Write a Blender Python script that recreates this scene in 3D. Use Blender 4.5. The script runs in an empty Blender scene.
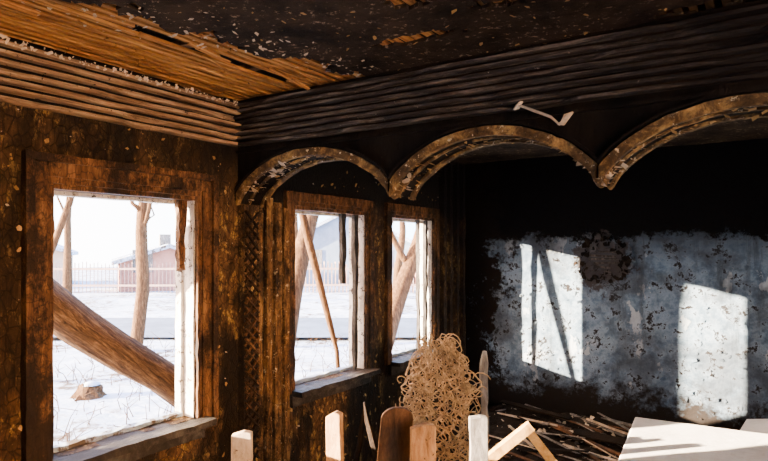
import bpy, bmesh, math, random
from mathutils import Vector, Matrix, noise
random.seed(7)
scene = bpy.context.scene
V = Vector

# ------------------------------------------------------------------ nodes
class M:
    def __init__(s, name):
        s.m = bpy.data.materials.new(name); s.m.use_nodes = True
        s.nt = s.m.node_tree; s.n = s.nt.nodes; s.l = s.nt.links
        s.b = s.n['Principled BSDF']
        s.tc = s.n.new('ShaderNodeTexCoord').outputs['Object']
    def map(s, scale=(1,1,1), rot=None):
        src = s.tc
        if rot:
            k0 = s.n.new('ShaderNodeMapping'); s.l.new(src, k0.inputs[0]); k0.inputs['Rotation'].default_value = rot; src = k0.outputs[0]
        k = s.n.new('ShaderNodeMapping'); s.l.new(src, k.inputs[0])
        k.inputs['Scale'].default_value = scale
        return k.outputs[0]
    def noise(s, scale, detail=6, rough=.6, vec=None, dist=0):
        k = s.n.new('ShaderNodeTexNoise'); s.l.new(vec or s.tc, k.inputs['Vector'])
        k.inputs['Scale'].default_value = scale; k.inputs['Detail'].default_value = detail
        k.inputs['Roughness'].default_value = rough; k.inputs['Distortion'].default_value = dist
        return k.outputs[0]
    def vor(s, scale, vec=None, feature='DISTANCE_TO_EDGE'):
        k = s.n.new('ShaderNodeTexVoronoi'); k.feature = feature
        s.l.new(vec or s.tc, k.inputs['Vector']); k.inputs['Scale'].default_value = scale
        return k.outputs[0]
    def ramp(s, f, stops, interp='LINEAR'):
        k = s.n.new('ShaderNodeValToRGB'); s.l.new(f, k.inputs[0]); r = k.color_ramp
        r.interpolation = interp
        while len(r.elements) < len(stops): r.elements.new(.5)
        for e, (p, c) in zip(r.elements, stops):
            e.position = p
            if not hasattr(c, '__len__'): c = (c, c, c)
            e.color = (*c, 1)
        return k.outputs[0]
    def th(s, f, a, b):
        k = s.n.new('ShaderNodeMapRange'); s.l.new(f, k.inputs[0]); k.interpolation_type = 'SMOOTHSTEP'
        if a < b:
            k.inputs[1].default_value = a; k.inputs[2].default_value = b
        else:
            k.inputs[1].default_value = b; k.inputs[2].default_value = a
            k.inputs[3].default_value = 1; k.inputs[4].default_value = 0
        return k.outputs[0]
    def math(s, op, a, b):
        k = s.n.new('ShaderNodeMath'); k.operation = op
        for i, v in enumerate((a, b)):
            if isinstance(v, (int, float)): k.inputs[i].default_value = v
            else: s.l.new(v, k.inputs[i])
        return k.outputs[0]
    def mix(s, f, a, b, mode='MIX'):
        k = s.n.new('ShaderNodeMix'); k.data_type = 'RGBA'; k.blend_type = mode
        if isinstance(f, (int, float)): k.inputs[0].default_value = f
        else: s.l.new(f, k.inputs[0])
        for i, v in ((6, a), (7, b)):
            if isinstance(v, tuple): k.inputs[i].default_value = (*v, 1)
            else: s.l.new(v, k.inputs[i])
        return k.outputs[2]
    def xyz(s):
        k = s.n.new('ShaderNodeSeparateXYZ'); s.l.new(s.tc, k.inputs[0]); return k.outputs
    def done(s, col, rough=.8, bump=None, bs=.3, bd=.02, spec=.12):
        if isinstance(col, tuple): s.b.inputs['Base Color'].default_value = (*col, 1)
        else: s.l.new(col, s.b.inputs['Base Color'])
        s.b.inputs['Roughness'].default_value = rough
        s.b.inputs['Specular IOR Level'].default_value = spec
        if bump is not None:
            k = s.n.new('ShaderNodeBump'); s.l.new(bump, k.inputs['Height'])
            k.inputs['Strength'].default_value = bs; k.inputs['Distance'].default_value = bd
            s.l.new(k.outputs[0], s.b.inputs['Normal'])
        return s.m

def mat_charwall():
    m = M('charred_ochre_wall')
    vv = m.map((1, 1.3, .55))
    a = m.noise(1.9, 10, .7, vv); b = m.noise(8, 12, .8, vv, .6); c = m.noise(40, 8, .8); e = m.noise(17, 10, .8, m.map((1,1,.5)))
    x, y, z = m.xyz()[:3]
    col = m.ramp(b, [(.30, (.012,.008,.005)), (.44, (.05,.025,.011)), (.55, (.14,.074,.028)), (.70, (.30,.17,.065))])
    och = m.math('MULTIPLY', m.th(e, .53, .57), m.th(b, .46, .53))
    col = m.mix(och, col, (.48,.31,.10))
    fl = m.math('MULTIPLY', m.th(c, .60, .64), m.th(e, .50, .56))
    col = m.mix(fl, col, (.60,.48,.30))
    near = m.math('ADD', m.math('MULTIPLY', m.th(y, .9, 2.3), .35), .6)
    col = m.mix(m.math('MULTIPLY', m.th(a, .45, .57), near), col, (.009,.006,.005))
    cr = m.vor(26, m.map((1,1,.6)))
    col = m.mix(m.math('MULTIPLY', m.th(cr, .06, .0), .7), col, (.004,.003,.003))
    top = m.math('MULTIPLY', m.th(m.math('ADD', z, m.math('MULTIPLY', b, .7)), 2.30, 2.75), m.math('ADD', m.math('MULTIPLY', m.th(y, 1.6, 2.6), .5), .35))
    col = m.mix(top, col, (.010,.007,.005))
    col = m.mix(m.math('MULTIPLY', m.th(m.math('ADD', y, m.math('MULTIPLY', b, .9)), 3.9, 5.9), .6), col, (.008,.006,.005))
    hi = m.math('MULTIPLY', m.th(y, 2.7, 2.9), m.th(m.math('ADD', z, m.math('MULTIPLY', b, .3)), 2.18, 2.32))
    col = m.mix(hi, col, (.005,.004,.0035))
    return m.done(col, .7, m.math('ADD', m.math('ADD', b, m.math('MULTIPLY', c, .5)), m.math('MULTIPLY', m.th(cr, 0, .08), .35)), .9, .035, .2)

def mat_wood(name, dark, mid, light, scale=(1,1,1), rough=.7, flake=None, fl=.62, rot=None, sootx=None, char=None, nd=.4):
    m = M(name)
    v = m.map(scale, rot)
    a = m.noise(6, 10, .75, v, nd); b = m.noise(22, 8, .8)
    col = m.ramp(a, [(.32, dark), (.5, mid), (.68, light)])
    if flake: col = m.mix(m.th(b, fl, fl+.03), col, flake)
    if char:
        n = m.noise(2.4, 12, .8, m.map((1,1,.7)))
        cr = m.vor(34, m.map((1,1,.5)))
        col = m.mix(m.math('MULTIPLY', m.th(n, char-.05, char+.06), .93), col, (.009,.006,.005))
        col = m.mix(m.math('MULTIPLY', m.th(cr, .07, 0), .55), col, (.004,.003,.003))
    if sootx:
        x = m.xyz()[0]
        col = m.mix(m.math('MULTIPLY', m.th(m.math('ADD', x, m.math('MULTIPLY', b, .9)), sootx, sootx+.9), .88), col, (.006,.005,.0045))
    return m.done(col, rough, m.math('ADD', a, b), .5, .015)

def mat_backwall():
    m = M('scorched_blue_plaster')
    a = m.noise(1.6, 10, .65); b = m.noise(6, 12, .75); c = m.noise(24, 8, .8); d = m.noise(3.1, 8, .6, m.map((1,1,.6)))
    x, y, z = m.xyz()[:3]
    col = m.ramp(b, [(.3, (.03,.052,.085)), (.45, (.095,.145,.205)), (.58, (.20,.27,.35)), (.74, (.40,.47,.54))])
    col = m.mix(m.math('MULTIPLY', m.th(d, .60, .612), .8), col, (.34,.39,.44))
    col = m.mix(m.math('MULTIPLY', m.th(a, .46, .62), .72), col, (.032,.036,.044))
    col = m.mix(m.math('MULTIPLY', m.th(b, .55, .57), m.th(c, .49, .53)), col, (.018,.017,.018))
    col = m.mix(m.math('MULTIPLY', m.th(b, .44, .42), m.th(c, .56, .58)), col, (.44,.49,.53))
    vs = m.noise(9, 8, .7, m.map((1,1,.12)))
    col = m.mix(m.math('MULTIPLY', m.th(vs, .52, .68), .6), col, (.03,.04,.05))
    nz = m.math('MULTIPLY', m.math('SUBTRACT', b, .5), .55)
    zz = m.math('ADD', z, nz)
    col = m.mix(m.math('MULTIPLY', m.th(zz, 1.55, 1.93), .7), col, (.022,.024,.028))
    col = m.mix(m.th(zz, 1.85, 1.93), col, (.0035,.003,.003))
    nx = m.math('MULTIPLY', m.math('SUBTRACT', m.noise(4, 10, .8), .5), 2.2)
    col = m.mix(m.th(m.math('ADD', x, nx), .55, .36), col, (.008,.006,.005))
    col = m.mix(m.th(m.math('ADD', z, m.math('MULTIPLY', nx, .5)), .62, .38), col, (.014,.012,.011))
    vx = m.math('SUBTRACT', x, 1.46); vz = m.math('SUBTRACT', z, 1.66)
    r = m.math('SQRT', m.math('ADD', m.math('MULTIPLY', vx, vx), m.math('MULTIPLY', vz, vz)), 0)
    r = m.math('ADD', r, m.math('MULTIPLY', m.math('SUBTRACT', b, .5), .9))
    col = m.mix(m.math('MULTIPLY', m.th(r, .27, .21), .85), col, (.035,.028,.025))
    return m.done(col, .8, m.math('ADD', m.math('ADD', b, m.math('MULTIPLY', c, .4)), m.math('MULTIPLY', m.th(d, .60, .612), .5)), .6, .02, .04)

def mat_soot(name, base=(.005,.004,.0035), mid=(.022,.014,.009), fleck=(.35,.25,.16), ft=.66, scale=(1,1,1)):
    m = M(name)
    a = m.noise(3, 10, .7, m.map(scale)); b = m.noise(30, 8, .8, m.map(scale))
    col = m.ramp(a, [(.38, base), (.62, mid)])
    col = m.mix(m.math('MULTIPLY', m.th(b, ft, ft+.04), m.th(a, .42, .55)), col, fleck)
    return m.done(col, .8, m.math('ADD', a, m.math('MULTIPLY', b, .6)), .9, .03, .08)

def mat_plain(name, c, r=.7, var=.25, sc=8):
    m = M(name); a = m.noise(sc, 8, .7)
    return m.done(m.ramp(a, [(.3, tuple(v*(1-var) for v in c)), (.7, tuple(min(1, v*(1+var)) for v in c))]), r, a, .3, .01)

CH = mat_charwall()
BW = mat_backwall()
SOOT_AND_SHADE = mat_soot('soot_and_groove_shade')
BEAM = mat_soot('beam_soot', (.004,.0035,.003), (.014,.011,.009), (.18,.16,.13), .645, (2,2,.5))
CEIL = mat_soot('ceiling_scorched_plaster', (.009,.007,.006), (.05,.034,.022), (.30,.22,.15), .575, (1,1,1))
CORN = mat_wood('cornice_burnt_paint', (.06,.036,.021), (.24,.155,.09), (.52,.38,.23), (4,.5,9), .7, (.012,.008,.006), .60, nd=0)
CORNB = mat_wood('beam_cornice_burnt', (.007,.006,.0055), (.036,.030,.026), (.19,.165,.14), (.6,4,9), .7, (.50,.45,.38), .64, sootx=2.3, nd=0)
ARCH = mat_wood('arch_trim_worn', (.012,.008,.005), (.10,.06,.025), (.44,.28,.10), (2,2,2), .7, (.66,.56,.38), .595)
LATH = mat_wood('lath_orange_wood', (.09,.032,.010), (.42,.19,.05), (.82,.45,.14), (8,.35,1), .8, (.025,.012,.006), .61, sootx=1.75, nd=0)
CAS = mat_wood('casing_scorched', (.020,.011,.006), (.12,.056,.022), (.32,.165,.062), (4,4,.6), .55, (.50,.36,.20), .66, char=.49)
JAMB = mat_wood('jamb_white_paint', (.25,.21,.17), (.60,.57,.52), (.82,.80,.76), (2,2,.5), .6, (.04,.028,.02), .555)
SILL = mat_wood('sill_charred', (.01,.009,.008), (.03,.026,.023), (.10,.09,.08), (3,1,1), .6)
PIN = mat_wood('pine_board', (.14,.07,.026), (.38,.21,.09), (.58,.38,.19), (3,3,.7), .7, (.05,.03,.015), .60)
PALE = mat_wood('pale_painted_board', (.24,.17,.10), (.50,.40,.29), (.68,.59,.47), (2,2,.8), .7, (.08,.05,.03), .60)
BRN = mat_wood('brown_board', (.03,.014,.007), (.10,.05,.023), (.22,.11,.05), (2,2,.6), .6)
GREY = mat_wood('weathered_grey_wood', (.05,.048,.046), (.16,.15,.14), (.36,.34,.31), (3,3,.7), .8)
YEL = mat_wood('yellow_plank', (.22,.11,.03), (.46,.27,.08), (.66,.43,.16), (2,2,2), .7)
WIRE = mat_plain('tan_wire_netting', (.36,.25,.135), .55, .7, 9)
WHT = mat_wood('chipped_white_enamel', (.66,.63,.58), (.82,.80,.76), (.87,.85,.81), (1,1,1), .5, (.30,.22,.14), .70)
BARK = mat_wood('bark', (.020,.010,.004), (.075,.038,.016), (.17,.092,.040), (6,6,1.2), .9)
BARKL = mat_wood('bark_furrowed', (.010,.005,.002), (.055,.028,.011), (.16,.085,.033), (9,9,1.1), .9, rot=(math.radians(-49), 0, 0))
FLK = mat_plain('paint_flake', (.55,.45,.33), .7, .4, 20)
FLKO = mat_plain('ochre_flake', (.36,.22,.08), .7, .5, 20)

def mat_snow():
    m = M('snow'); a = m.noise(.6, 8, .6); b = m.noise(4, 10, .75)
    col = m.ramp(b, [(.3, (.18,.26,.38)), (.6, (.50,.58,.68))])
    col = m.mix(m.math('MULTIPLY', m.th(a, .46, .56), m.th(b, .47, .54)), col, (.09,.07,.055))
    return m.done(col, .8, m.math('ADD', a, m.math('MULTIPLY', b, .3)), .8, .15)
SNOW = mat_snow()
ROAD = mat_plain('icy_road', (.10,.13,.18), .6, .4, 1.5)
def mat_floor():
    m = M('burnt_floor'); a = m.noise(3, 10, .75); b = m.noise(25, 8, .8)
    col = m.ramp(a, [(.35, (.008,.006,.005)), (.6, (.035,.025,.018)), (.75, (.09,.07,.05))])
    col = m.mix(m.th(b, .64, .68), col, (.25,.21,.17))
    return m.done(col, .85, m.math('ADD', a, b), .9, .03)
FLO = mat_floor()

# ------------------------------------------------------------------ geometry helpers
def obj(name, bm, mat, smooth=False):
    me = bpy.data.meshes.new(name); bm.to_mesh(me); bm.free()
    for mm in (mat if isinstance(mat, (list, tuple)) else [mat]): me.materials.append(mm)
    if smooth:
        for p in me.polygons: p.use_smooth = True
    o = bpy.data.objects.new(name, me); scene.collection.objects.link(o); return o
def group(name, parts):
    e = bpy.data.objects.new(name, None); scene.collection.objects.link(e)
    for p in parts: p.parent = e
    return e
def box(bm, a, b, mi=0):
    vs = [bm.verts.new((x, y, z)) for x in (a[0], b[0]) for y in (a[1], b[1]) for z in (a[2], b[2])]
    for f in ((0,1,3,2),(4,6,7,5),(0,4,5,1),(2,3,7,6),(0,2,6,4),(1,5,7,3)):
        bm.faces.new([vs[i] for i in f]).material_index = mi
def beam(bm, p, q, w, t, roll=0, jit=0, segs=1, taper=1.0, mi=0):
    """rectangular stick p->q, width w, thickness t, slightly irregular"""
    p, q = V(p), V(q); d = (q-p).normalized()
    up = V((0,0,1)) if abs(d.z) < .9 else V((0,1,0))
    s = d.cross(up).normalized(); u = s.cross(d)
    c, sn = math.cos(roll), math.sin(roll); s, u = s*c+u*sn, u*c-s*sn
    rings = []
    for i in range(segs+1):
        f = i/segs; k = 1+(taper-1)*f; o = p.lerp(q, f)
        rings.append([bm.verts.new(o+s*(a*w/2*k+random.uniform(-jit,jit))+u*(b*t/2*k+random.uniform(-jit,jit))+d*random.uniform(-jit,jit)*(2 if i in (0,segs) else 0)) for a, b in ((-1,-1),(1,-1),(1,1),(-1,1))])
    for r0, r1 in zip(rings, rings[1:]):
        for i in range(4): bm.faces.new((r0[i], r0[(i+1)%4], r1[(i+1)%4], r1[i])).material_index = mi
    bm.faces.new(rings[0][::-1]).material_index = mi; bm.faces.new(rings[-1]).material_index = mi
def tube(bm, pts, radii, n=12, rough=0, seed=0):
    pts = [V(p) for p in pts]; rings = []
    for i, p in enumerate(pts):
        d = (pts[min(i+1, len(pts)-1)]-pts[max(i-1, 0)]).normalized()
        s = d.cross(V((.3,.2,1)) if abs(d.z) < .9 else V((0,1,.1))).normalized(); u = s.cross(d)
        ring = []
        for j in range(n):
            a = 2*math.pi*j/n
            k = 1+rough*noise.noise(V((math.cos(a)*2+seed, math.sin(a)*2, i*.5)))
            ring.append(bm.verts.new(p+(s*math.cos(a)+u*math.sin(a))*radii[i]*k))
        rings.append(ring)
    for r0, r1 in zip(rings, rings[1:]):
        for j in range(n): bm.faces.new((r0[j], r0[(j+1)%n], r1[(j+1)%n], r1[j]))
    bm.faces.new(rings[0][::-1]); bm.faces.new(rings[-1])
def path(p, q, n, wob, seed=0):
    p, q = V(p), V(q); out = []
    for i in range(n+1):
        f = i/n; o = noise.noise_vector(V((seed*3.7, f*3, seed)))*wob*math.sin(math.pi*min(1, f*1.0+.001))
        out.append(p.lerp(q, f)+o)
    return out
def flakes(name, n, samp, size, mat):
    bm = bmesh.new()
    for _ in range(n):
        pos, nrm = samp(); nrm = V(nrm)
        t = nrm.orthogonal().normalized(); b = nrm.cross(t)
        a = random.uniform(0, 6.28); t, b = t*math.cos(a)+b*math.sin(a), b*math.cos(a)-t*math.sin(a)
        s = size*random.uniform(.3, 1.2)**1.5; k = random.randint(4, 6); lift = random.uniform(.1, .9)
        vs = []
        for i in range(k):
            an = 6.28*i/k+random.uniform(-.4, .4); r = s*random.uniform(.5, 1)
            x, y = math.cos(an)*r*1.5, math.sin(an)*r
            vs.append(bm.verts.new(V(pos)+t*x+b*y+nrm*(.002+lift*max(0, x+s*.8)*.6)))
        bm.faces.new(vs)
    return obj(name, bm, mat)

# ------------------------------------------------------------------ room shell
RX, Y0, YB, YW, ZC = 5.4, -2.6, 2.65, 5.82, 2.69
T = .15
wins = [(1.49, 2.32), (3.16, 4.04), (4.43, 5.20)]
ZS, ZT = .80, 2.08
bm = bmesh.new()
ys = [Y0]
for a, b in wins: ys += [a, b]
ys.append(YW+T)
for i in range(0, len(ys), 2): box(bm, (-T, ys[i], -.4), (0, ys[i+1], ZC+.12))
for a, b in wins:
    box(bm, (-T, a, -.4), (0, b, ZS)); box(bm, (-T, a, ZT), (0, b, ZC+.12))
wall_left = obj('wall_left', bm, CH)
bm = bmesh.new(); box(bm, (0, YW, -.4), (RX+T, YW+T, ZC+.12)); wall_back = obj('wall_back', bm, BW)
bm = bmesh.new(); box(bm, (-T, Y0-T, -.4), (RX+T, Y0, ZC+.12)); obj('wall_front', bm, CH)
bm = bmesh.new()
rw = [(-2.2, 2.2)]  # unseen wide opening, added to let fill light into the room
ys = [Y0]+[v for w in rw for v in w]+[YW]
for i in range(0, len(ys), 2): box(bm, (RX, ys[i], -.4), (RX+T, ys[i+1], ZC+.12))
for a, b in rw: box(bm, (RX, a, -.4), (RX+T, b, .4)); box(bm, (RX, a, 2.4), (RX+T, b, ZC+.12))
obj('wall_right', bm, CH)
bm = bmesh.new(); box(bm, (-T, Y0-T, -.1), (RX+T, YW+T, 0)); obj('floor', bm, FLO)
bm = bmesh.new(); box(bm, (-.35, Y0-.35, ZC+.045), (RX+.35, YW+.35, ZC+.15))
ceil = obj('ceiling', bm, SOOT_AND_SHADE)

def gone(x, y):
    if y > YB: return noise.noise(V((x*1.8+4, y*1.8, 9))) > .42
    n = noise.noise(V((x*1.8, y*1.8, 0)))*.16+noise.noise(V((x*7, y*7, 3)))*.09+noise.noise(V((x*20, y*20, 3)))*.05
    edge = .60+max(0, y-1.2)*.33
    if x < edge+n: return True
    if noise.noise(V((x*2.0+11, y*6.5, 5)))+noise.noise(V((x*14, y*14, 5)))*.15 > (.33 if y > 1.7 else .48): return True
    return False
bm = bmesh.new(); st = .026; vd = {}
def gv(i, j):
    if (i, j) not in vd:
        x, y = i*st, Y0+j*st
        vd[i, j] = bm.verts.new((x+random.uniform(-.012,.012), min(y+random.uniform(-.012,.012), YW), ZC-.004+noise.noise(V((x*3, y*3, 1)))*.006))
    return vd[i, j]
for i in range(int(RX/st)):
    for j in range(int((YW-Y0)/st)):
        if not gone((i+.5)*st, Y0+(j+.5)*st):
            bm.faces.new((gv(i,j), gv(i,j+1), gv(i+1,j+1), gv(i+1,j)))
pl = obj('ceiling_plaster', bm, CEIL)
md = pl.modifiers.new('s', 'SOLIDIFY'); md.thickness = .016; md.offset = 0
pl.parent = ceil
bm = bmesh.new(); x = .02
while x < RX:
    y = Y0
    while y < YW:
        L = random.uniform(.9, 1.9); y2 = min(YW, y+L)
        if random.random() > .04:
            dz = random.uniform(-.003, .003); dx = random.uniform(-.004, .004)
            beam(bm, (x+dx, y+.004, ZC+.008+dz), (x+random.uniform(-.006,.006), y2-.004, ZC+.008-dz), .028, .012, 0, .001, 5)
        y = y2
    x += .055
lt = obj('ceiling_lath', bm, LATH); lt.parent = ceil
bm = bmesh.new(); y = Y0+.2
while y < YW:
    box(bm, (.01, y, ZC+.016), (RX-.01, y+.05, ZC+.044)); y += .42
o = obj('ceiling_joists', bm, BRN); o.parent = ceil
bm = bmesh.new()
for _ in range(12):
    y = random.uniform(.3, 2.45); xx = .62+max(0, y-1.2)*.3+random.uniform(-.3, .1)
    p = V((xx, y, ZC-.002)); q = p+V((random.uniform(-.02,.02), random.uniform(.1,.3), -random.uniform(.005,.04)))
    beam(bm, p, q, .022, .006, random.uniform(-.3,.3), .002, 2)
o = obj('dangling_lath', bm, LATH); o.parent = ceil
def cr():
    y = random.uniform(.5, 2.55); return ((.62+max(0, y-1.2)*.33+random.gauss(.03, .12), y, ZC-.014), (0,0,-1))
o = flakes('ceiling_crumbs', 260, cr, .011, FLK); o.parent = ceil
o = flakes('ceiling_scattered_flakes', 240, lambda: ((random.uniform(.9, 3.2), random.uniform(.6, 2.6), ZC-.014), (0,0,-1)), .010, FLKO); o.parent = ceil

def cornice(name, axis, lo, hi, at, mat, sgn, z0=2.41, n=6, wob=.003):
    bm = bmesh.new(); prof = [(0, z0)]
    h = (ZC-.02-z0)/n
    prof.append((.018, z0))
    for i in range(n):
        za = z0+i*h; o = .024+i*.054/n
        prof += [(o-.014, za+h*.04), (o+.010, za+h*.20), (o+.014, za+h*.60), (o-.014, za+h*.74), (o-.014, za+h*.98)]
    prof.append((.09, ZC-.018)); prof.append((0, ZC-.018))
    segs = int((hi-lo)/.03); rings = []
    for k in range(segs+1):
        s = lo+(hi-lo)*k/segs; r = []
        for j, (o, z) in enumerate(prof):
            ridge = (j-2)//5
            jo = noise.noise(V((s*5, z*20, at)))*wob
            jo += max(0, noise.noise(V((s*3.3, ridge*5.1, at+4)))-.12)*-.09 if 0 < j < len(prof)-1 and (j-2) % 5 in (0,1,2) else 0
            oo = max(.002, o+(jo if 0 < j < len(prof)-1 else 0))
            r.append(bm.verts.new((at+sgn*oo, s, z+jo*.15) if axis == 'y' else (s, at+sgn*oo, z+jo*.15)))
        rings.append(r)
    m = len(prof)
    for a, b in zip(rings, rings[1:]):
        for j in range(m-1):
            f = bm.faces.new((a[j], a[j+1], b[j+1], b[j]))
            if j >= 2 and (j-2) % 5 in (3, 4): f.material_index = 1  # groove faces black: occlusion shade painted into the moulding
    bm.faces.new(rings[0]); bm.faces.new(rings[-1][::-1])
    bmesh.ops.recalc_face_normals(bm, faces=bm.faces)
    return obj(name, bm, [mat, SOOT_AND_SHADE])
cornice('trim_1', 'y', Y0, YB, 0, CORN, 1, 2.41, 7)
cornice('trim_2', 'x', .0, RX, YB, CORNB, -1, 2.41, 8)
cornice('trim_3', 'y', YB+.23, YW, 0, SOOT_AND_SHADE, 1, 2.5)

# ------------------------------------------------------------------ arched beam
cusps = [0, 1.13, 2.18, 3.25, 4.32, 5.4]
ZV, RISE = 2.06, .262
def az(X):
    for a, b in zip(cusps, cusps[1:]):
        if a <= X <= b:
            u = (X-(a+b)/2)/((b-a)/2); return ZV+RISE*max(0, 1-abs(u)**2.0)**.72
    return ZV
def asamp():
    out = []
    for a, b in zip(cusps, cusps[1:]):
        for i in range(36):
            t = i/36; u = -math.cos(math.pi*t); out.append((a+b)/2+u*(b-a)/2)
    out.append(cusps[-1]); return out
S = asamp(); BT = .22
bm = bmesh.new(); cols = []
for X in S:
    j = noise.noise(V((X*9, 0, 2)))*.008
    z = az(X)+j
    cols.append([bm.verts.new((X, YB, z)), bm.verts.new((X, YB, ZC)), bm.verts.new((X, YB+BT, ZC)), bm.verts.new((X, YB+BT, z-j))])
for a, b in zip(cols, cols[1:]):
    for k in range(4): bm.faces.new((a[k], a[(k+1)%4], b[(k+1)%4], b[k]))
bm.faces.new(cols[0][::-1]); bm.faces.new(cols[-1]); bmesh.ops.recalc_face_normals(bm, faces=bm.faces)
body = obj('beam_body', bm, BEAM)
def archband(name, o0, o1, y0, y1, mat, brk=0, wob=.007):
    bm = bmesh.new()
    for ci, (a, b) in enumerate(zip(cusps, cusps[1:])):
        pts = []
        for i in range(65):
            u = -math.cos(math.pi*i/64); X = (a+b)/2+u*(b-a)/2; pts.append(V((X, 0, az(X))))
        rings = []
        for i, p in enumerate(pts):
            d = (pts[min(i+1, 64)]-pts[max(i-1, 0)]).normalized(); n = V((-d.z, 0, d.x))
            if n.z < 0: n = -n
            if i in (0, 64): n = V((0, 0, 1))
            w = noise.noise(V((p.x*14, ci, 4)))*wob+noise.noise(V((p.x*50, ci, 8)))*wob*.5
            cl = lambda q: V((min(max(q.x, a+.001), b-.001), q.y, q.z))
            A = cl(p+n*(o0+w*.6)); B = cl(p+n*(o1+w))
            rings.append([bm.verts.new(A+V((0, y0, 0))), bm.verts.new(B+V((0, y0, 0))), bm.verts.new(B+V((0, y1+w, 0))), bm.verts.new(A+V((0, y1+w, 0)))])
        for i, (r, s) in enumerate(zip(rings, rings[1:])):
            if brk and noise.noise(V((pts[i].x*5, ci*3.1, 7))) > brk: continue
            for k in range(4): bm.faces.new((r[k], r[(k+1)%4], s[(k+1)%4], s[k]))
        bm.faces.new(rings[0]); bm.faces.new(rings[-1])
    bmesh.ops.recalc_face_normals(bm, faces=bm.faces)
    return obj(name, bm, mat)
b1 = archband('arch_moulding_outer', .040, .052, YB+.002, YB-.030, BEAM)
b2 = archband('arch_moulding_inner', -.012, .032, YB+.012, YB-.018, ARCH)
b3 = archband('arch_soffit_bead', -.010, .012, YB+.10, YB+.08, ARCH, .35)
b4 = archband('arch_soffit_back', -.014, .05, YB+BT+.015, YB+BT-.025, ARCH)
bm = bmesh.new()
for c in cusps[1:-1]:
    tube(bm, [(c, YB+.05, ZV+.06), (c, YB+.04, ZV+.01), (c, YB+.035, ZV-.012), (c, YB+.035, ZV-.022)], [.045, .034, .02, .006], 10, .5, c)
b5 = obj('cusp_pendants', bm, ARCH, True)
def sofs():
    X = random.uniform(.02, 3.4); return ((X, random.uniform(YB, YB+BT), az(X)-.008), (0, 0, -1))
b7 = flakes('soffit_flakes', 320, sofs, .016, FLKO)
def sofp():
    X = random.choice([random.uniform(.02, .4), random.gauss(1.13, .07), random.gauss(2.18, .06)])
    return ((X, random.uniform(YB-.01, YB+.15), az(X)-.012), (0, -.3, -1))
b9 = flakes('soffit_pale_paint', 110, sofp, .022, FLK)
bm = bmesh.new(); beam(bm, (0.01, YB-.012, 2.375), (RX-.01, YB-.012, 2.375), .028, .018, 0, .003, 80)
b8 = obj('beam_rib', bm, BEAM)
group('arched_beam', [body, b1, b2, b3, b4, b5, b7, b8, b9])
bm = bmesh.new()
hp = V((1.93, YB-.03, 2.36))
tube(bm, [hp+V((-.10,0,.07)), hp+V((-.03,-.02,.035)), hp+V((.06,-.03,-.01)), hp+V((.10,-.03,-.05))], [.005,.006,.006,.004], 6, .3)
tube(bm, [hp+V((.09,-.03,-.045)), hp+V((.11,-.03,-.04)), hp+V((.13,-.03,-.02)), hp+V((.155,-.02,.0))], [.003,.009,.012,.004], 6, 1.4)
tube(bm, [hp+V((-.12,.0,.05)), hp+V((-.105,0,.065)), hp+V((-.08,.02,.10))], [.006,.011,.004], 6, 1.4)
obj('hanging_plaster_fragment', bm, FLK)

bm = bmesh.new()
box(bm, (.001, YB, 0.001), (.05, YB+.13, ZV-.01))
pb = obj('pilaster_core', bm, CH)
OCB = mat_wood('split_board_ochre', (.018,.010,.005), (.13,.068,.025), (.40,.23,.08), (4,4,.9), .8, (.58,.46,.28), .59, char=.53)
bm = bmesh.new()
for k, (yy, w) in enumerate(((YB+.155, .05), (YB+.225, .06), (YB+.30, .07), (YB+.385, .06))):
    x0 = .028+.007*k
    beam(bm, (x0, yy, 0.006), (x0+random.uniform(0,.01), yy+random.uniform(-.012,.012), (2.0 if k == 0 else 2.14)-.03*k), .03, w*.85, 0, .004, 18)
pb2 = obj('split_boards', bm, OCB)
bm = bmesh.new()
for k in range(26):
    z = .25+k*.066
    beam(bm, (.056, YB+.005, z), (.056, YB+.12, z+.11), .02, .008, 0, .002, 2)
    beam(bm, (.064, YB+.005, z+.11), (.064, YB+.12, z), .02, .008, 0, .002, 2)
pb3 = obj('crossed_lath', bm, CAS)
group('pilaster', [pb, pb2, pb3])

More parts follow.
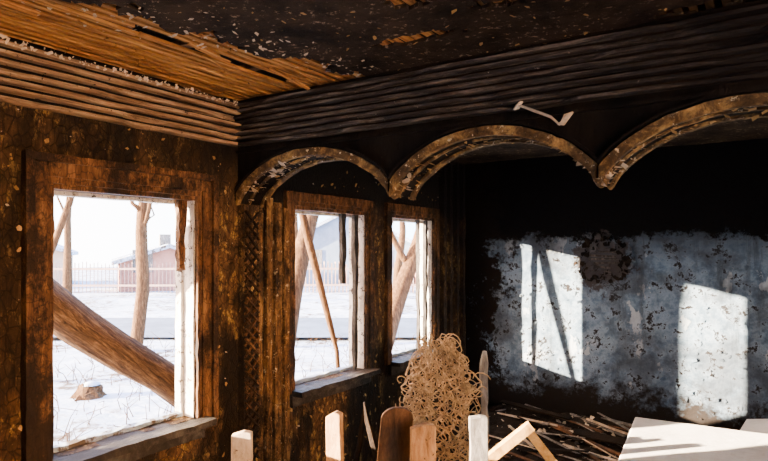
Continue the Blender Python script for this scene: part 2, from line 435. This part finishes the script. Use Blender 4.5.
# ------------------------------------------------------------------ windows
def window(idx, a, b, hang):
    parts = []
    bm = bmesh.new()
    def cas(x1, off, ww):
        n = 24
        beam(bm, (x1/2, a-off-ww/2, ZS-.02), (x1/2, a-off-ww/2, ZT+off+ww), x1, ww, 0, .0028, n)
        beam(bm, (x1/2, b+off+ww/2, ZS-.02), (x1/2, b+off+ww/2, ZT+off+ww), x1, ww, 0, .0028, n)
        beam(bm, (x1/2, a-off, ZT+off+ww/2), (x1/2, b+off, ZT+off+ww/2), x1, ww, 0, .0028, n)
    cas(.022, .0, .03); cas(.032, .03, .065); 
    if idx == 1: cas(.05, .095, .035)
    bmesh.ops.recalc_face_normals(bm, faces=bm.faces)
    parts.append(obj('casing', bm, CAS))
    bm = bmesh.new()
    f = .045
    beam(bm, (-.115, a+f/2, ZS), (-.115, a+f/2, ZT), .05, f, 0, .002, 12)
    beam(bm, (-.115, b-f/2+.005, ZS), (-.115, b-f/2+.005, ZT), .05, f*.6, 0, .003, 12)
    beam(bm, (-.07, b-.006, ZS), (-.07, b-.006, ZT), .13, .012, 0, .002, 12)
    beam(bm, (-.115, a, ZT-f/2), (-.115, b, ZT-f/2), .05, f, 0, .003, 8)
    parts.append(obj('frame', bm, JAMB))
    bm = bmesh.new()
    beam(bm, (-.065, a, ZT-.012), (-.065, b, ZT-.012), .13, .024, 0, .002, 8)
    beam(bm, (-.065, a+.008, ZS), (-.065, a+.008, ZT), .13, .014, 0, .002, 8)
    parts.append(obj('reveal_lining', bm, CAS))
    bm = bmesh.new()
    beam(bm, (-.03, a-.04, ZS-.018), (-.03, b+.06, ZS-.018), .30, .036, 0, .004, 16)
    beam(bm, (.02, a-.04, ZS-.075), (.02, b+.04, ZS-.075), .03, .08, 0, .003, 10)
    parts.append(obj('sill', bm, SILL))
    bm = bmesh.new()
    for (y, z0, z1, ww) in hang: 
        beam(bm, (-.05, y, z1), (-.045, y+random.uniform(-.01,.01), z0), .035, ww, 0, .006, 10, .8)
    parts.append(obj('sash_remains', bm, SILL if idx > 1 else CAS))
    bm = bmesh.new()
    beam(bm, (-.10, a+.04, ZS+.012), (-.10, b-.03, ZS+.012), .045, .025, 0, .005, 12)
    parts.append(obj('snow_on_sill', bm, SNOW))
    group('window_%d' % idx, parts)
window(1, *wins[0], [(wins[0][1]-.06, 1.66, ZT-.02, .05)])
window(2, *wins[1], [(wins[1][1]-.24, 1.50, ZT-.02, .06), (wins[1][1]-.07, ZS+.01, ZT-.02, .05)])
window(3, *wins[2], [(wins[2][1]-.20, ZS+.01, ZT-.02, .03), (wins[2][1]-.05, ZS+.01, ZT-.02, .04)])

def lw():
    while True:
        y = random.uniform(.6, 5.7); z = random.uniform(.05, 2.4)
        if any(a-.13 < y < b+.13 and z > ZS-.12 and z < ZT+.15 for a, b in wins): continue
        if YB-.05 < y < YB+.45: continue
        return ((.003, y, z), (1, 0, 0))
o = flakes('wall_left_flakes', 420, lw, .013, FLKO); o.parent = wall_left
o = flakes('wall_left_pale_flakes', 130, lw, .008, FLK); o.parent = wall_left
o = flakes('cornice_flakes', 260, lambda: ((.088, random.uniform(.4, 2.6), random.uniform(2.64, 2.67)), (.8, 0, -.3)), .010, FLK)
o.parent = wall_left
bm = bmesh.new()
for k, y in enumerate((5.36, 5.47, 5.60, 5.72)):
    beam(bm, (.036+.012*k, y, 0.01), (.036+.01*k, y, ZC-.03), .06, .055, 0, .006, 26)
o = obj('charred_studs', bm, CH); o.parent = wall_left
bm = bmesh.new(); beam(bm, (.3, YW-.012, .06), (RX, YW-.012, .06), .024, .11, 0, .003, 40); obj('baseboard_back', bm, BRN)
bm = bmesh.new()
for k in range(9):
    z = 1.54+k*.036; hw = .17*math.sqrt(max(.05, 1-((k-4)/5)**2))
    beam(bm, (1.48-hw*random.uniform(.6,1.1), YW-.006, z+random.uniform(-.01,.01)), (1.48+hw*random.uniform(.6,1.2), YW-.010, z+random.uniform(-.02,.02)), .008, .016, 0, .003, 6)
o = obj('exposed_lath', bm, SILL); o.parent = wall_back
def scar():
    a = random.uniform(0, 6.28); r = .20*random.uniform(.7, 1.25)
    return ((1.48+r*math.cos(a)*1.1, YW-.006, 1.68+r*.8*math.sin(a)), (0, -1, 0))
o = flakes('torn_plaster_rim', 110, scar, .040, BW); o.parent = wall_back
o = flakes('torn_plaster_rim_dark', 160, scar, .030, SOOT_AND_SHADE); o.parent = wall_back
def bwf():
    return ((random.uniform(.5, 4.5), YW-.003, random.uniform(.3, 1.85)), (0, -1, 0))
o = flakes('wall_back_curled_paint', 420, bwf, .022, BW); o.parent = wall_back

# ------------------------------------------------------------------ things in the room
def board(name, base, top, w, t, mat, yaw, peak=0, round_=0):
    """upright board with shaped top"""
    base, top = V(base), V(top); bm = bmesh.new(); H = (top-base).length
    s = V((math.cos(yaw), math.sin(yaw), 0)); n = V((-math.sin(yaw), math.cos(yaw), 0)); d = (top-base).normalized()
    N = 10; loop = []
    left = [(-w/2, H*i/N) for i in range(N)]; right = [(w/2, H*i/N) for i in range(N)]
    if round_: tp = [(-w/2*math.cos(math.pi*i/10), H-round_+round_*math.sin(math.pi*i/10)) for i in range(11)]
    else: tp = [(-w/2, H-peak), (w*.1, H), (w/2, H-peak*.4)]
    loop = left+tp+right[::-1]
    f, g = [], []
    for (x, z) in loop:
        jx = noise.noise(V((x*30, z*9, H)))*.003
        p = base+s*(x+jx)+d*z
        f.append(bm.verts.new(p+n*t/2)); g.append(bm.verts.new(p-n*t/2))
    bm.faces.new(f); bm.faces.new(g[::-1]); m = len(loop)
    for i in range(m): bm.faces.new((f[i], g[i], g[(i+1)%m], f[(i+1)%m]))
    bmesh.ops.recalc_face_normals(bm, faces=bm.faces)
    o = obj(name, bm, mat); md = o.modifiers.new('b', 'BEVEL'); md.width = .004; md.limit_method = 'ANGLE'
    return o
cy = .577
board('wooden_post', (.35, 2.34, 0), (.35, 2.35, .775), .11, .05, PALE, cy, .02)
board('wooden_post', (.80, 2.62, 0), (.78, 2.62, .885), .085, .055, PIN, cy-.3, .03)
board('rounded_plank', (1.06, 2.66, 0), (1.13, 2.72, .935), .17, .03, BRN, cy, 0, .06)
board('wooden_post', (1.36, 2.60, 0), (1.33, 2.63, .90), .125, .05, PIN, cy+.1, .02)
board('wooden_post', (1.41, 3.13, 0), (1.40, 3.15, .83), .10, .06, GREY, cy, .01)
bm = bmesh.new()
tube(bm, path((.95, 2.98, 0), (.80, 2.88, .88), 8, .03, 3), [.02,.022,.024,.026,.026,.025,.022,.018,.006], 8, .5)
tube(bm, path((.62, 2.98, 0), (.70, 3.02, .80), 8, .03, 5), [.02,.022,.024,.02,.02,.018,.018,.015,.006], 8, .5)
obj('charred_sticks', bm, SOOT_AND_SHADE)
bm = bmesh.new()
tube(bm, path((1.05, 4.10, 0), (1.03, 4.09, 1.03), 12, .03, 8), [.034,.03,.032,.028,.03,.032,.034,.03,.028,.03,.034,.03,.014], 9, .7)
obj('bark_stripped_stake', bm, GREY)

bm = bmesh.new(); ap = V((1.57, 3.49, .70)); r = V((.84, .543, 0))
beam(bm, ap-r*.86-V((0,0,.69)), ap+r*.02+V((0,0,.02)), .05, .055, 0, .002, 6)
beam(bm, ap+r*.52-V((0,0,.69))+V((-.03,.05,0)), ap-r*.01+V((-.03,.05,0)), .05, .055, 0, .002, 6)
obj('broken_plank_trestle', bm, YEL)

def net_roll():
    cu = bpy.data.curves.new('netting', 'CURVE'); cu.dimensions = '3D'; cu.bevel_depth = .0040; cu.bevel_resolution = 1
    C = V((.88, 3.75, 0)); H = 1.15
    def R(z): return .270*(1-.62*max(0, (z/H-.45)/.55)**1.7)*(.93+.07*math.sin(z*7))
    def P(a, z, o=0, k=1):
        n = noise.noise(V((math.cos(a)*2.2, math.sin(a)*2.2, z*3)))
        r = R(z)*k+n*.085+o; lean = .07*(z/H)**2
        return C+V((r*math.cos(a)-lean, r*math.sin(a), max(.012, z+noise.noise(V((a, z*4, 5)))*.05)))
    def add(pts, cyc=False):
        s = cu.splines.new('POLY'); s.points.add(len(pts)-1)
        for q, p in zip(s.points, pts): q.co = (*p, 1)
        s.use_cyclic_u = cyc
    for lay, n, rows in ((1, 14, 14), (.72, 10, 12)):
        for k in range(n):
            for sgn in (0, 1):
                pts = []
                for i in range(rows*6+1):
                    z = H*(.96 if lay < 1 else 1)*i/(rows*6); ph = i/6*math.pi
                    a = (k+.5*sgn+.52*math.sin(ph)*(1 if sgn else -1))*2*math.pi/n
                    pts.append(P(a+noise.noise(V((k, i*.08, sgn+lay)))*.35, z, .018*math.cos(ph), lay))
                add(pts)
    for _ in range(300):
        a = random.uniform(0, 6.28); z = random.uniform(.03, H-.01); rr = random.uniform(.015, .055)
        c = P(a, z, random.uniform(-.07,.03)); t = V((-math.sin(a), math.cos(a), 0)); u = V((0,0,1)); nn = V((math.cos(a), math.sin(a), 0))
        tw = random.uniform(-1.5, 1.5); t2 = t*math.cos(tw)+nn*math.sin(tw); m = random.randint(6, 13); ti = random.uniform(-.6, .6); ec = random.uniform(.6, 1.4)
        add([c+t2*math.cos(i*.62)*rr+(u+nn*ti)*math.sin(i*.62)*rr*ec+nn*i*.003 for i in range(m)])
    cu.materials.append(WIRE)
    o = bpy.data.objects.new('wire_netting_roll', cu); scene.collection.objects.link(o)
net_roll()

parts = []
bm = bmesh.new()
c = [(1.99, 4.50, .60), (2.07, 3.42, .555), (3.25, 3.40, .545), (3.25, 4.52, .61)]
top = [bm.verts.new(p) for p in c]; bot = [bm.verts.new((p[0], p[1], p[2]-.05)) for p in c]
bm.faces.new(top); bm.faces.new(bot[::-1])
for i in range(4): bm.faces.new((top[i], bot[i], bot[(i+1)%4], top[(i+1)%4]))
bmesh.ops.recalc_face_normals(bm, faces=bm.faces)
t = obj('top', bm, WHT); md = t.modifiers.new('b', 'BEVEL'); md.width = .012; md.segments = 3; parts.append(t)
for i, (x, y) in enumerate(((2.12, 4.38), (2.18, 3.54), (3.13, 3.52), (3.13, 4.40))):
    bm = bmesh.new(); beam(bm, (x, y, 0), (x, y, .52), .05, .05, 0, .002, 4); parts.append(obj('leg_%d' % (i+1), bm, GREY))
bm = bmesh.new(); beam(bm, (2.15, 3.55, .47), (2.1, 4.38, .50), .02, .08); beam(bm, (3.13, 3.55, .47), (3.13, 4.38, .50), .02, .08)
beam(bm, (2.18, 3.54, .47), (3.13, 3.54, .47), .02, .08); beam(bm, (2.12, 4.38, .50), (3.13, 4.38, .50), .02, .08)
parts.append(obj('apron', bm, GREY))
group('white_table', parts)

bm = bmesh.new(); g = {}
NX, NY = 80, 36; HX0, HX1, HY0, HY1 = .16, 3.5, 4.56, YW-.07
def hz(x, y):
    ed = min(1, max(0, (x-HX0)/.15))*min(1, max(0, (HX1-x)/.5))*min(1, max(0, (y-HY0)/.25))
    e = .05+max(0, (y-HY0)/1.3)*.14
    return ed*max(0, e+noise.noise(V((x*2.5, y*2.5, 0)))*.09+noise.noise(V((x*9, y*9, 4)))*.04+noise.noise(V((x*25, y*25, 4)))*.018)+.003
for i in range(NX+1):
    for j in range(NY+1):
        x = HX0+(HX1-HX0)*i/NX; y = HY0+(HY1-HY0)*j/NY; g[i, j] = bm.verts.new((x, y, hz(x, y)))
for i in range(NX):
    for j in range(NY): bm.faces.new((g[i,j], g[i+1,j], g[i+1,j+1], g[i,j+1]))
rb = obj('ash_heap', bm, FLO)
def sticks(name, n, mat, L, w, xr=(.4, 3.0)):
    bm = bmesh.new()
    for _ in range(n):
        x, y = random.uniform(*xr), random.uniform(HY0+.05, HY1-.1); a = random.gauss(-.38, .25); l = random.uniform(*L)
        dx, dy = math.cos(a)*l/2, math.sin(a)*l/2
        cl = lambda X, Y: (min(max(X, HX0+.02), HX1-.02), min(max(Y, HY0+.02), HY1-.04))
        (x1, y1), (x2, y2) = cl(x-dx, y-dy), cl(x+dx, y+dy)
        if math.hypot(x1-x2, y1-y2) < .12: continue
        z1 = hz(x1, y1)+random.uniform(.01, .06); z2 = hz(x2, y2)+random.uniform(.01, .06)
        beam(bm, (x1, y1, z1), (x2, y2, z2), random.uniform(*w), random.uniform(.006, .016), random.uniform(-.4,.4), .003, 4)
    return obj(name, bm, mat)
s1 = sticks('grey_lath', 32, GREY, (.4, 1.3), (.018, .035))
s2 = sticks('brown_lath', 22, BRN, (.3, 1.0), (.02, .04))
s3 = sticks('pale_lath', 6, PALE, (.6, 1.4), (.018, .03), (.8, 1.9))
s4 = sticks('burnt_boards', 30, SOOT_AND_SHADE, (.4, .9), (.04, .10))
def crumb():
    x, y = random.uniform(HX0+.1, 3.0), random.uniform(HY0+.1, HY1-.05); return ((x, y, hz(x, y)+.01), (random.uniform(-.4,.4), random.uniform(-.4,.4), 1))
s5 = flakes('plaster_crumbs', 260, crumb, .026, FLK)
# sheet of fallen plaster leaning on the back wall
bm = bmesh.new(); fr, bk = [], []
outl = [(2.40,0),(2.36,.35),(2.55,.62),(2.62,.88),(2.86,.96),(2.95,1.0),(3.20,.93),(3.34,.97),(3.42,.6),(3.40,0)]
for X, t in outl:
    p = V((X+random.uniform(-.02,.02), 5.30+.42*t, .05+.40*t)); fr.append(bm.verts.new(p)); bk.append(bm.verts.new(p+V((0,.016,-.018))))
bm.faces.new(fr); bm.faces.new(bk[::-1])
for i in range(len(fr)): bm.faces.new((fr[i], bk[i], bk[(i+1)%len(fr)], fr[(i+1)%len(fr)]))
bmesh.ops.recalc_face_normals(bm, faces=bm.faces)
s6 = obj('fallen_plaster_sheet', bm, WHT)
group('rubble_heap', [rb, s1, s2, s3, s4, s5, s6])

# ------------------------------------------------------------------ outside
bm = bmesh.new()
GN = 100; g = {}
for i in range(GN+1):
    for j in range(GN+1):
        x = -70+110*i/GN; y = -30+100*j/GN
        h = -.44+noise.noise(V((x*.35, y*.35, 0)))*.07
        g[i, j] = bm.verts.new((x, y, h))
for i in range(GN):
    for j in range(GN): bm.faces.new((g[i,j], g[i+1,j], g[i+1,j+1], g[i,j+1]))
ground = obj('snowy_ground', bm, SNOW, True)
R_ = V((.84,.543,0)); F_ = V((-.543,.84,0)); C0 = V((2.8,0,0))
bm = bmesh.new(); c0 = C0+F_*16.5
q = [c0-R_*40-F_*2, c0+R_*40-F_*2, c0+R_*40+F_*2.2, c0-R_*40+F_*2.2]
bm.faces.new([bm.verts.new(V((p.x, p.y, -.34))) for p in q]); obj('icy_road', bm, ROAD)

def tree(name, base, top, r0, r1, seed, branches=6, n=14, upto=.9, mat=None):
    random.seed(seed); bm = bmesh.new()
    pts = path(base, top, n, .10*(V(top)-V(base)).length*.35, seed); L = (V(top)-V(base)).length
    tube(bm, pts, [r0+(r1-r0)*i/n for i in range(n+1)], 14, .22, seed)
    for k in range(branches):
        f = random.uniform(.45, upto); i = int(f*n); p = pts[i]; rr = (r0+(r1-r0)*f)*.5
        a = random.uniform(0, 6.28); q = p+V((math.cos(a)*.5, math.sin(a)*.5, random.uniform(.6,1)))*L*random.uniform(.15,.32)
        bp = path(p, q, 7, .06*L, seed+k+1); tube(bm, bp, [rr*(1-.11*t) for t in range(8)], 7, .2, k)
        for t in range(3):
            s = bp[random.randint(2, 6)]; e = s+V((random.uniform(-.4,.4), random.uniform(-.4,.4), random.uniform(.2,.5)))*L*.2
            tube(bm, path(s, e, 4, .04*L, k*5+t), [rr*.4, rr*.33, rr*.25, rr*.2, rr*.08], 5)
    return obj(name, bm, mat or BARK, True)
tree('unseen_shadow_tree', (-1.0, 4.18, -.42), (-1.0, .30, 2.95), .145, .10, 11, 0, mat=BARKL)
tree('unseen_shadow_tree', (-2.0, 4.94, -.42), (-2.0, 6.9, 5.6), .12, .07, 12, 3, upto=.95)
tree('unseen_shadow_tree', (-2.0, 6.95, -.42), (-2.0, 9.6, 3.6), .15, .10, 13, 2)
tree('unseen_shadow_tree', (-3.62, .48, -.44), (-3.58, .56, 5.6), .20, .16, 14, 2)  # out-of-view tree, added to block part of the second window's sunbeam
bm = bmesh.new(); A = V((-.75, 4.20, 1.91)); B = V((-.44, 4.24, .87))
pp = [V((-.42, 4.27, -.44)), V((-.40, 4.26, .2)), B, B.lerp(A,.33), B.lerp(A,.66), A, A+V((-.12,-.02,.45)), A+V((-.2,-.06,1.0)), A+V((-.25,-.1,1.7))]
tube(bm, pp, [.026,.022,.020,.028,.034,.038,.034,.025,.012], 9, .25)
o = obj('thin_sapling', bm, BARK, True)
tree('bare_tree', (-8.8, 8.0, -.42), (-8.6, 8.3, 5.5), .15, .07, 21, 7)
tree('bare_tree', (-8.2, 4.8, -.42), (-6.3, 6.0, 4.3), .07, .04, 22, 3)
tree('bare_tree', (-15, 20, -.42), (-15, 20.4, 8), .2, .05, 23, 9)
tree('bare_tree', (-12, 24, -.42), (-11.6, 24, 8), .2, .05, 24, 9)
tree('bare_tree', (-24, 15, -.42), (-24, 15.4, 8), .2, .05, 25, 9)
tree('bare_tree', (-9, 17, -.42), (-9.3, 17.3, 6), .13, .04, 26, 9)
random.seed(5)
bm = bmesh.new(); sp = V((-5.8, 5.17, -.45))
tube(bm, [sp, sp+V((0,0,.10)), sp+V((0.02,0,.18)), sp+V((.03,0,.21))], [.24,.17,.14,.12], 14, .5)
s_a = obj('trunk', bm, BARK)
bm = bmesh.new(); tube(bm, [sp+V((.03,0,.20)), sp+V((.03,0,.23)), sp+V((.03,0,.25))], [.13,.11,.04], 14, .3); s_b = obj('snow_cap', bm, SNOW, True)
group('tree_stump', [s_a, s_b])
bm = bmesh.new()
for _ in range(500):
    d = random.uniform(6.5, 15); r = random.uniform(-.62, .15)*d
    p = C0+R_*r+F_*d
    if p.x > -2.6: continue
    p.z = -.45; h = random.uniform(.12, .40)
    tube(bm, [p, p+V((random.uniform(-.08,.08), random.uniform(-.08,.08), h*.6)), p+V((random.uniform(-.2,.2), random.uniform(-.2,.2), h))], [.008,.006,.003], 4)
o = obj('dry_weeds', bm, BARK); o.parent = ground
PK = mat_plain('fence_weathered_pink', (.36,.25,.21), .8, .2, 3)
bm = bmesh.new(); fa = V((-36, 11, -.45)); fb = V((-6, 32, -.45)); n = 190
for i in range(n):
    p = fa.lerp(fb, i/n); h = 1.55+random.uniform(-.08,.08)
    beam(bm, p, p+V((0,0,h)), .16, .03, .61, .005, 1)
for z in (.4, 1.25): beam(bm, fa+V((.05,-.05,z)), fb+V((.05,-.05,z)), .05, .1)
obj('picket_fence', bm, PK)
def house(c, yaw, w, d, h, rh, wc):
    parts = []; Mx = Matrix.Translation(c) @ Matrix.Rotation(yaw, 4, 'Z')
    bm = bmesh.new(); box(bm, (-w/2, -d/2, 0), (w/2, d/2, h))
    vs = [bm.verts.new(p) for p in ((-w/2,-d/2,h),(w/2,-d/2,h),(0,-d/2,h+rh),(-w/2,d/2,h),(w/2,d/2,h),(0,d/2,h+rh))]
    bm.faces.new(vs[:3]); bm.faces.new(vs[3:]); bm.transform(Mx); parts.append(obj('walls', bm, wc))
    bm = bmesh.new(); e = .35
    for s in (-1, 1):
        a = [(s*(w/2+e), -d/2-e, h-e*rh/(w/2)), (0, -d/2-e, h+rh), (0, d/2+e, h+rh), (s*(w/2+e), d/2+e, h-e*rh/(w/2))]
        lo = [bm.verts.new(p) for p in a]; hi = [bm.verts.new((p[0], p[1], p[2]+.22)) for p in a]
        bm.faces.new(lo); bm.faces.new(hi[::-1])
        for i in range(4): bm.faces.new((lo[i], lo[(i+1)%4], hi[(i+1)%4], hi[i]))
    bmesh.ops.recalc_face_normals(bm, faces=bm.faces); bm.transform(Mx); parts.append(obj('snow_roof', bm, SNOW))
    bm = bmesh.new()
    for x in (-w*.27, w*.27): box(bm, (x-.5, -d/2-.04, 1.0), (x+.5, -d/2+.02, 2.2))
    box(bm, (-.3, -.2, h+rh*.6), (.3, .4, h+rh+.8)); bm.transform(Mx); parts.append(obj('windows_and_chimney', bm, GREY))
    group('house', parts)
RED = mat_plain('shed_red_planks', (.40,.20,.15), .8, .2, 2); TANH = mat_plain('house_tan', (.42,.34,.26), .8, .2, 2); BLU = mat_plain('house_blue', (.18,.24,.32), .8, .2, 2)
house(V((-27, 22.5, -.42)), 1.0, 5, 6, 1.5, .8, RED)
house(V((-38, 19, -.42)), 1.0, 7, 8, 2.0, 1.5, TANH)
house(V((-22, 34, -.42)), .6, 8, 8, 2.6, 2.0, BLU)
house(V((-14, 36, -.42)), .6, 7, 8, 2.4, 1.8, RED)
BOUNCE_STU = mat_plain('ochre_bounce_stucco', (.60,.40,.22), .8, .12, 1)
house(V((19, 2, -.42)), math.pi/2, 16, 9, 7.5, 2.5, BOUNCE_STU)  # unseen house, added to bounce warm sunlight through the right opening

# ------------------------------------------------------------------ light
sd = V((1.05, 1.0, 0)).normalized()*math.cos(math.radians(10))+V((0, 0, -math.sin(math.radians(10))))
L = bpy.data.lights.new('sun', 'SUN'); L.energy = 190; L.angle = math.radians(.6); L.color = (1, .76, .52)
lo = bpy.data.objects.new('sun', L); lo.rotation_euler = sd.to_track_quat('-Z', 'Y').to_euler(); lo.location = (-8, -8, 6); scene.collection.objects.link(lo)

w = bpy.data.worlds.new('winter_sky'); scene.world = w; w.use_nodes = True
nt = w.node_tree; N = nt.nodes; K = nt.links
tc = N.new('ShaderNodeTexCoord'); nrm = N.new('ShaderNodeVectorMath'); nrm.operation = 'NORMALIZE'; K.new(tc.outputs['Generated'], nrm.inputs[0])
sx = N.new('ShaderNodeSeparateXYZ'); K.new(nrm.outputs[0], sx.inputs[0])
cr = N.new('ShaderNodeValToRGB'); K.new(sx.outputs[2], cr.inputs[0])
e = cr.color_ramp.elements; e[0].position = 0; e[0].color = (.62,.82,1,1); e[1].position = .7; e[1].color = (.18,.42,1,1)
dt = N.new('ShaderNodeVectorMath'); dt.operation = 'DOT_PRODUCT'; K.new(nrm.outputs[0], dt.inputs[0]); dt.inputs[1].default_value = tuple(-sd)
mr = N.new('ShaderNodeMapRange'); K.new(dt.outputs['Value'], mr.inputs[0]); mr.inputs[1].default_value = -.1; mr.inputs[2].default_value = 1
pw = N.new('ShaderNodeMath'); pw.operation = 'POWER'; K.new(mr.outputs[0], pw.inputs[0]); pw.inputs[1].default_value = 1.3
mx = N.new('ShaderNodeMix'); mx.data_type = 'RGBA'; K.new(pw.outputs[0], mx.inputs[0]); K.new(cr.outputs[0], mx.inputs[6]); mx.inputs[7].default_value = (2.2, 1.35, .8, 1)
K.new(mx.outputs[2], N['Background'].inputs[0]); N['Background'].inputs[1].default_value = 15

cam = bpy.data.cameras.new('cam'); co = bpy.data.objects.new('camera', cam); scene.collection.objects.link(co); scene.camera = co
cam.lens = 36*600/768; cam.sensor_width = 36; cam.shift_y = 19.5/768; cam.clip_start = .05; cam.clip_end = 300
co.location = (2.8, 0, 1.77); co.rotation_euler = (math.pi/2, 0, math.radians(32.9))
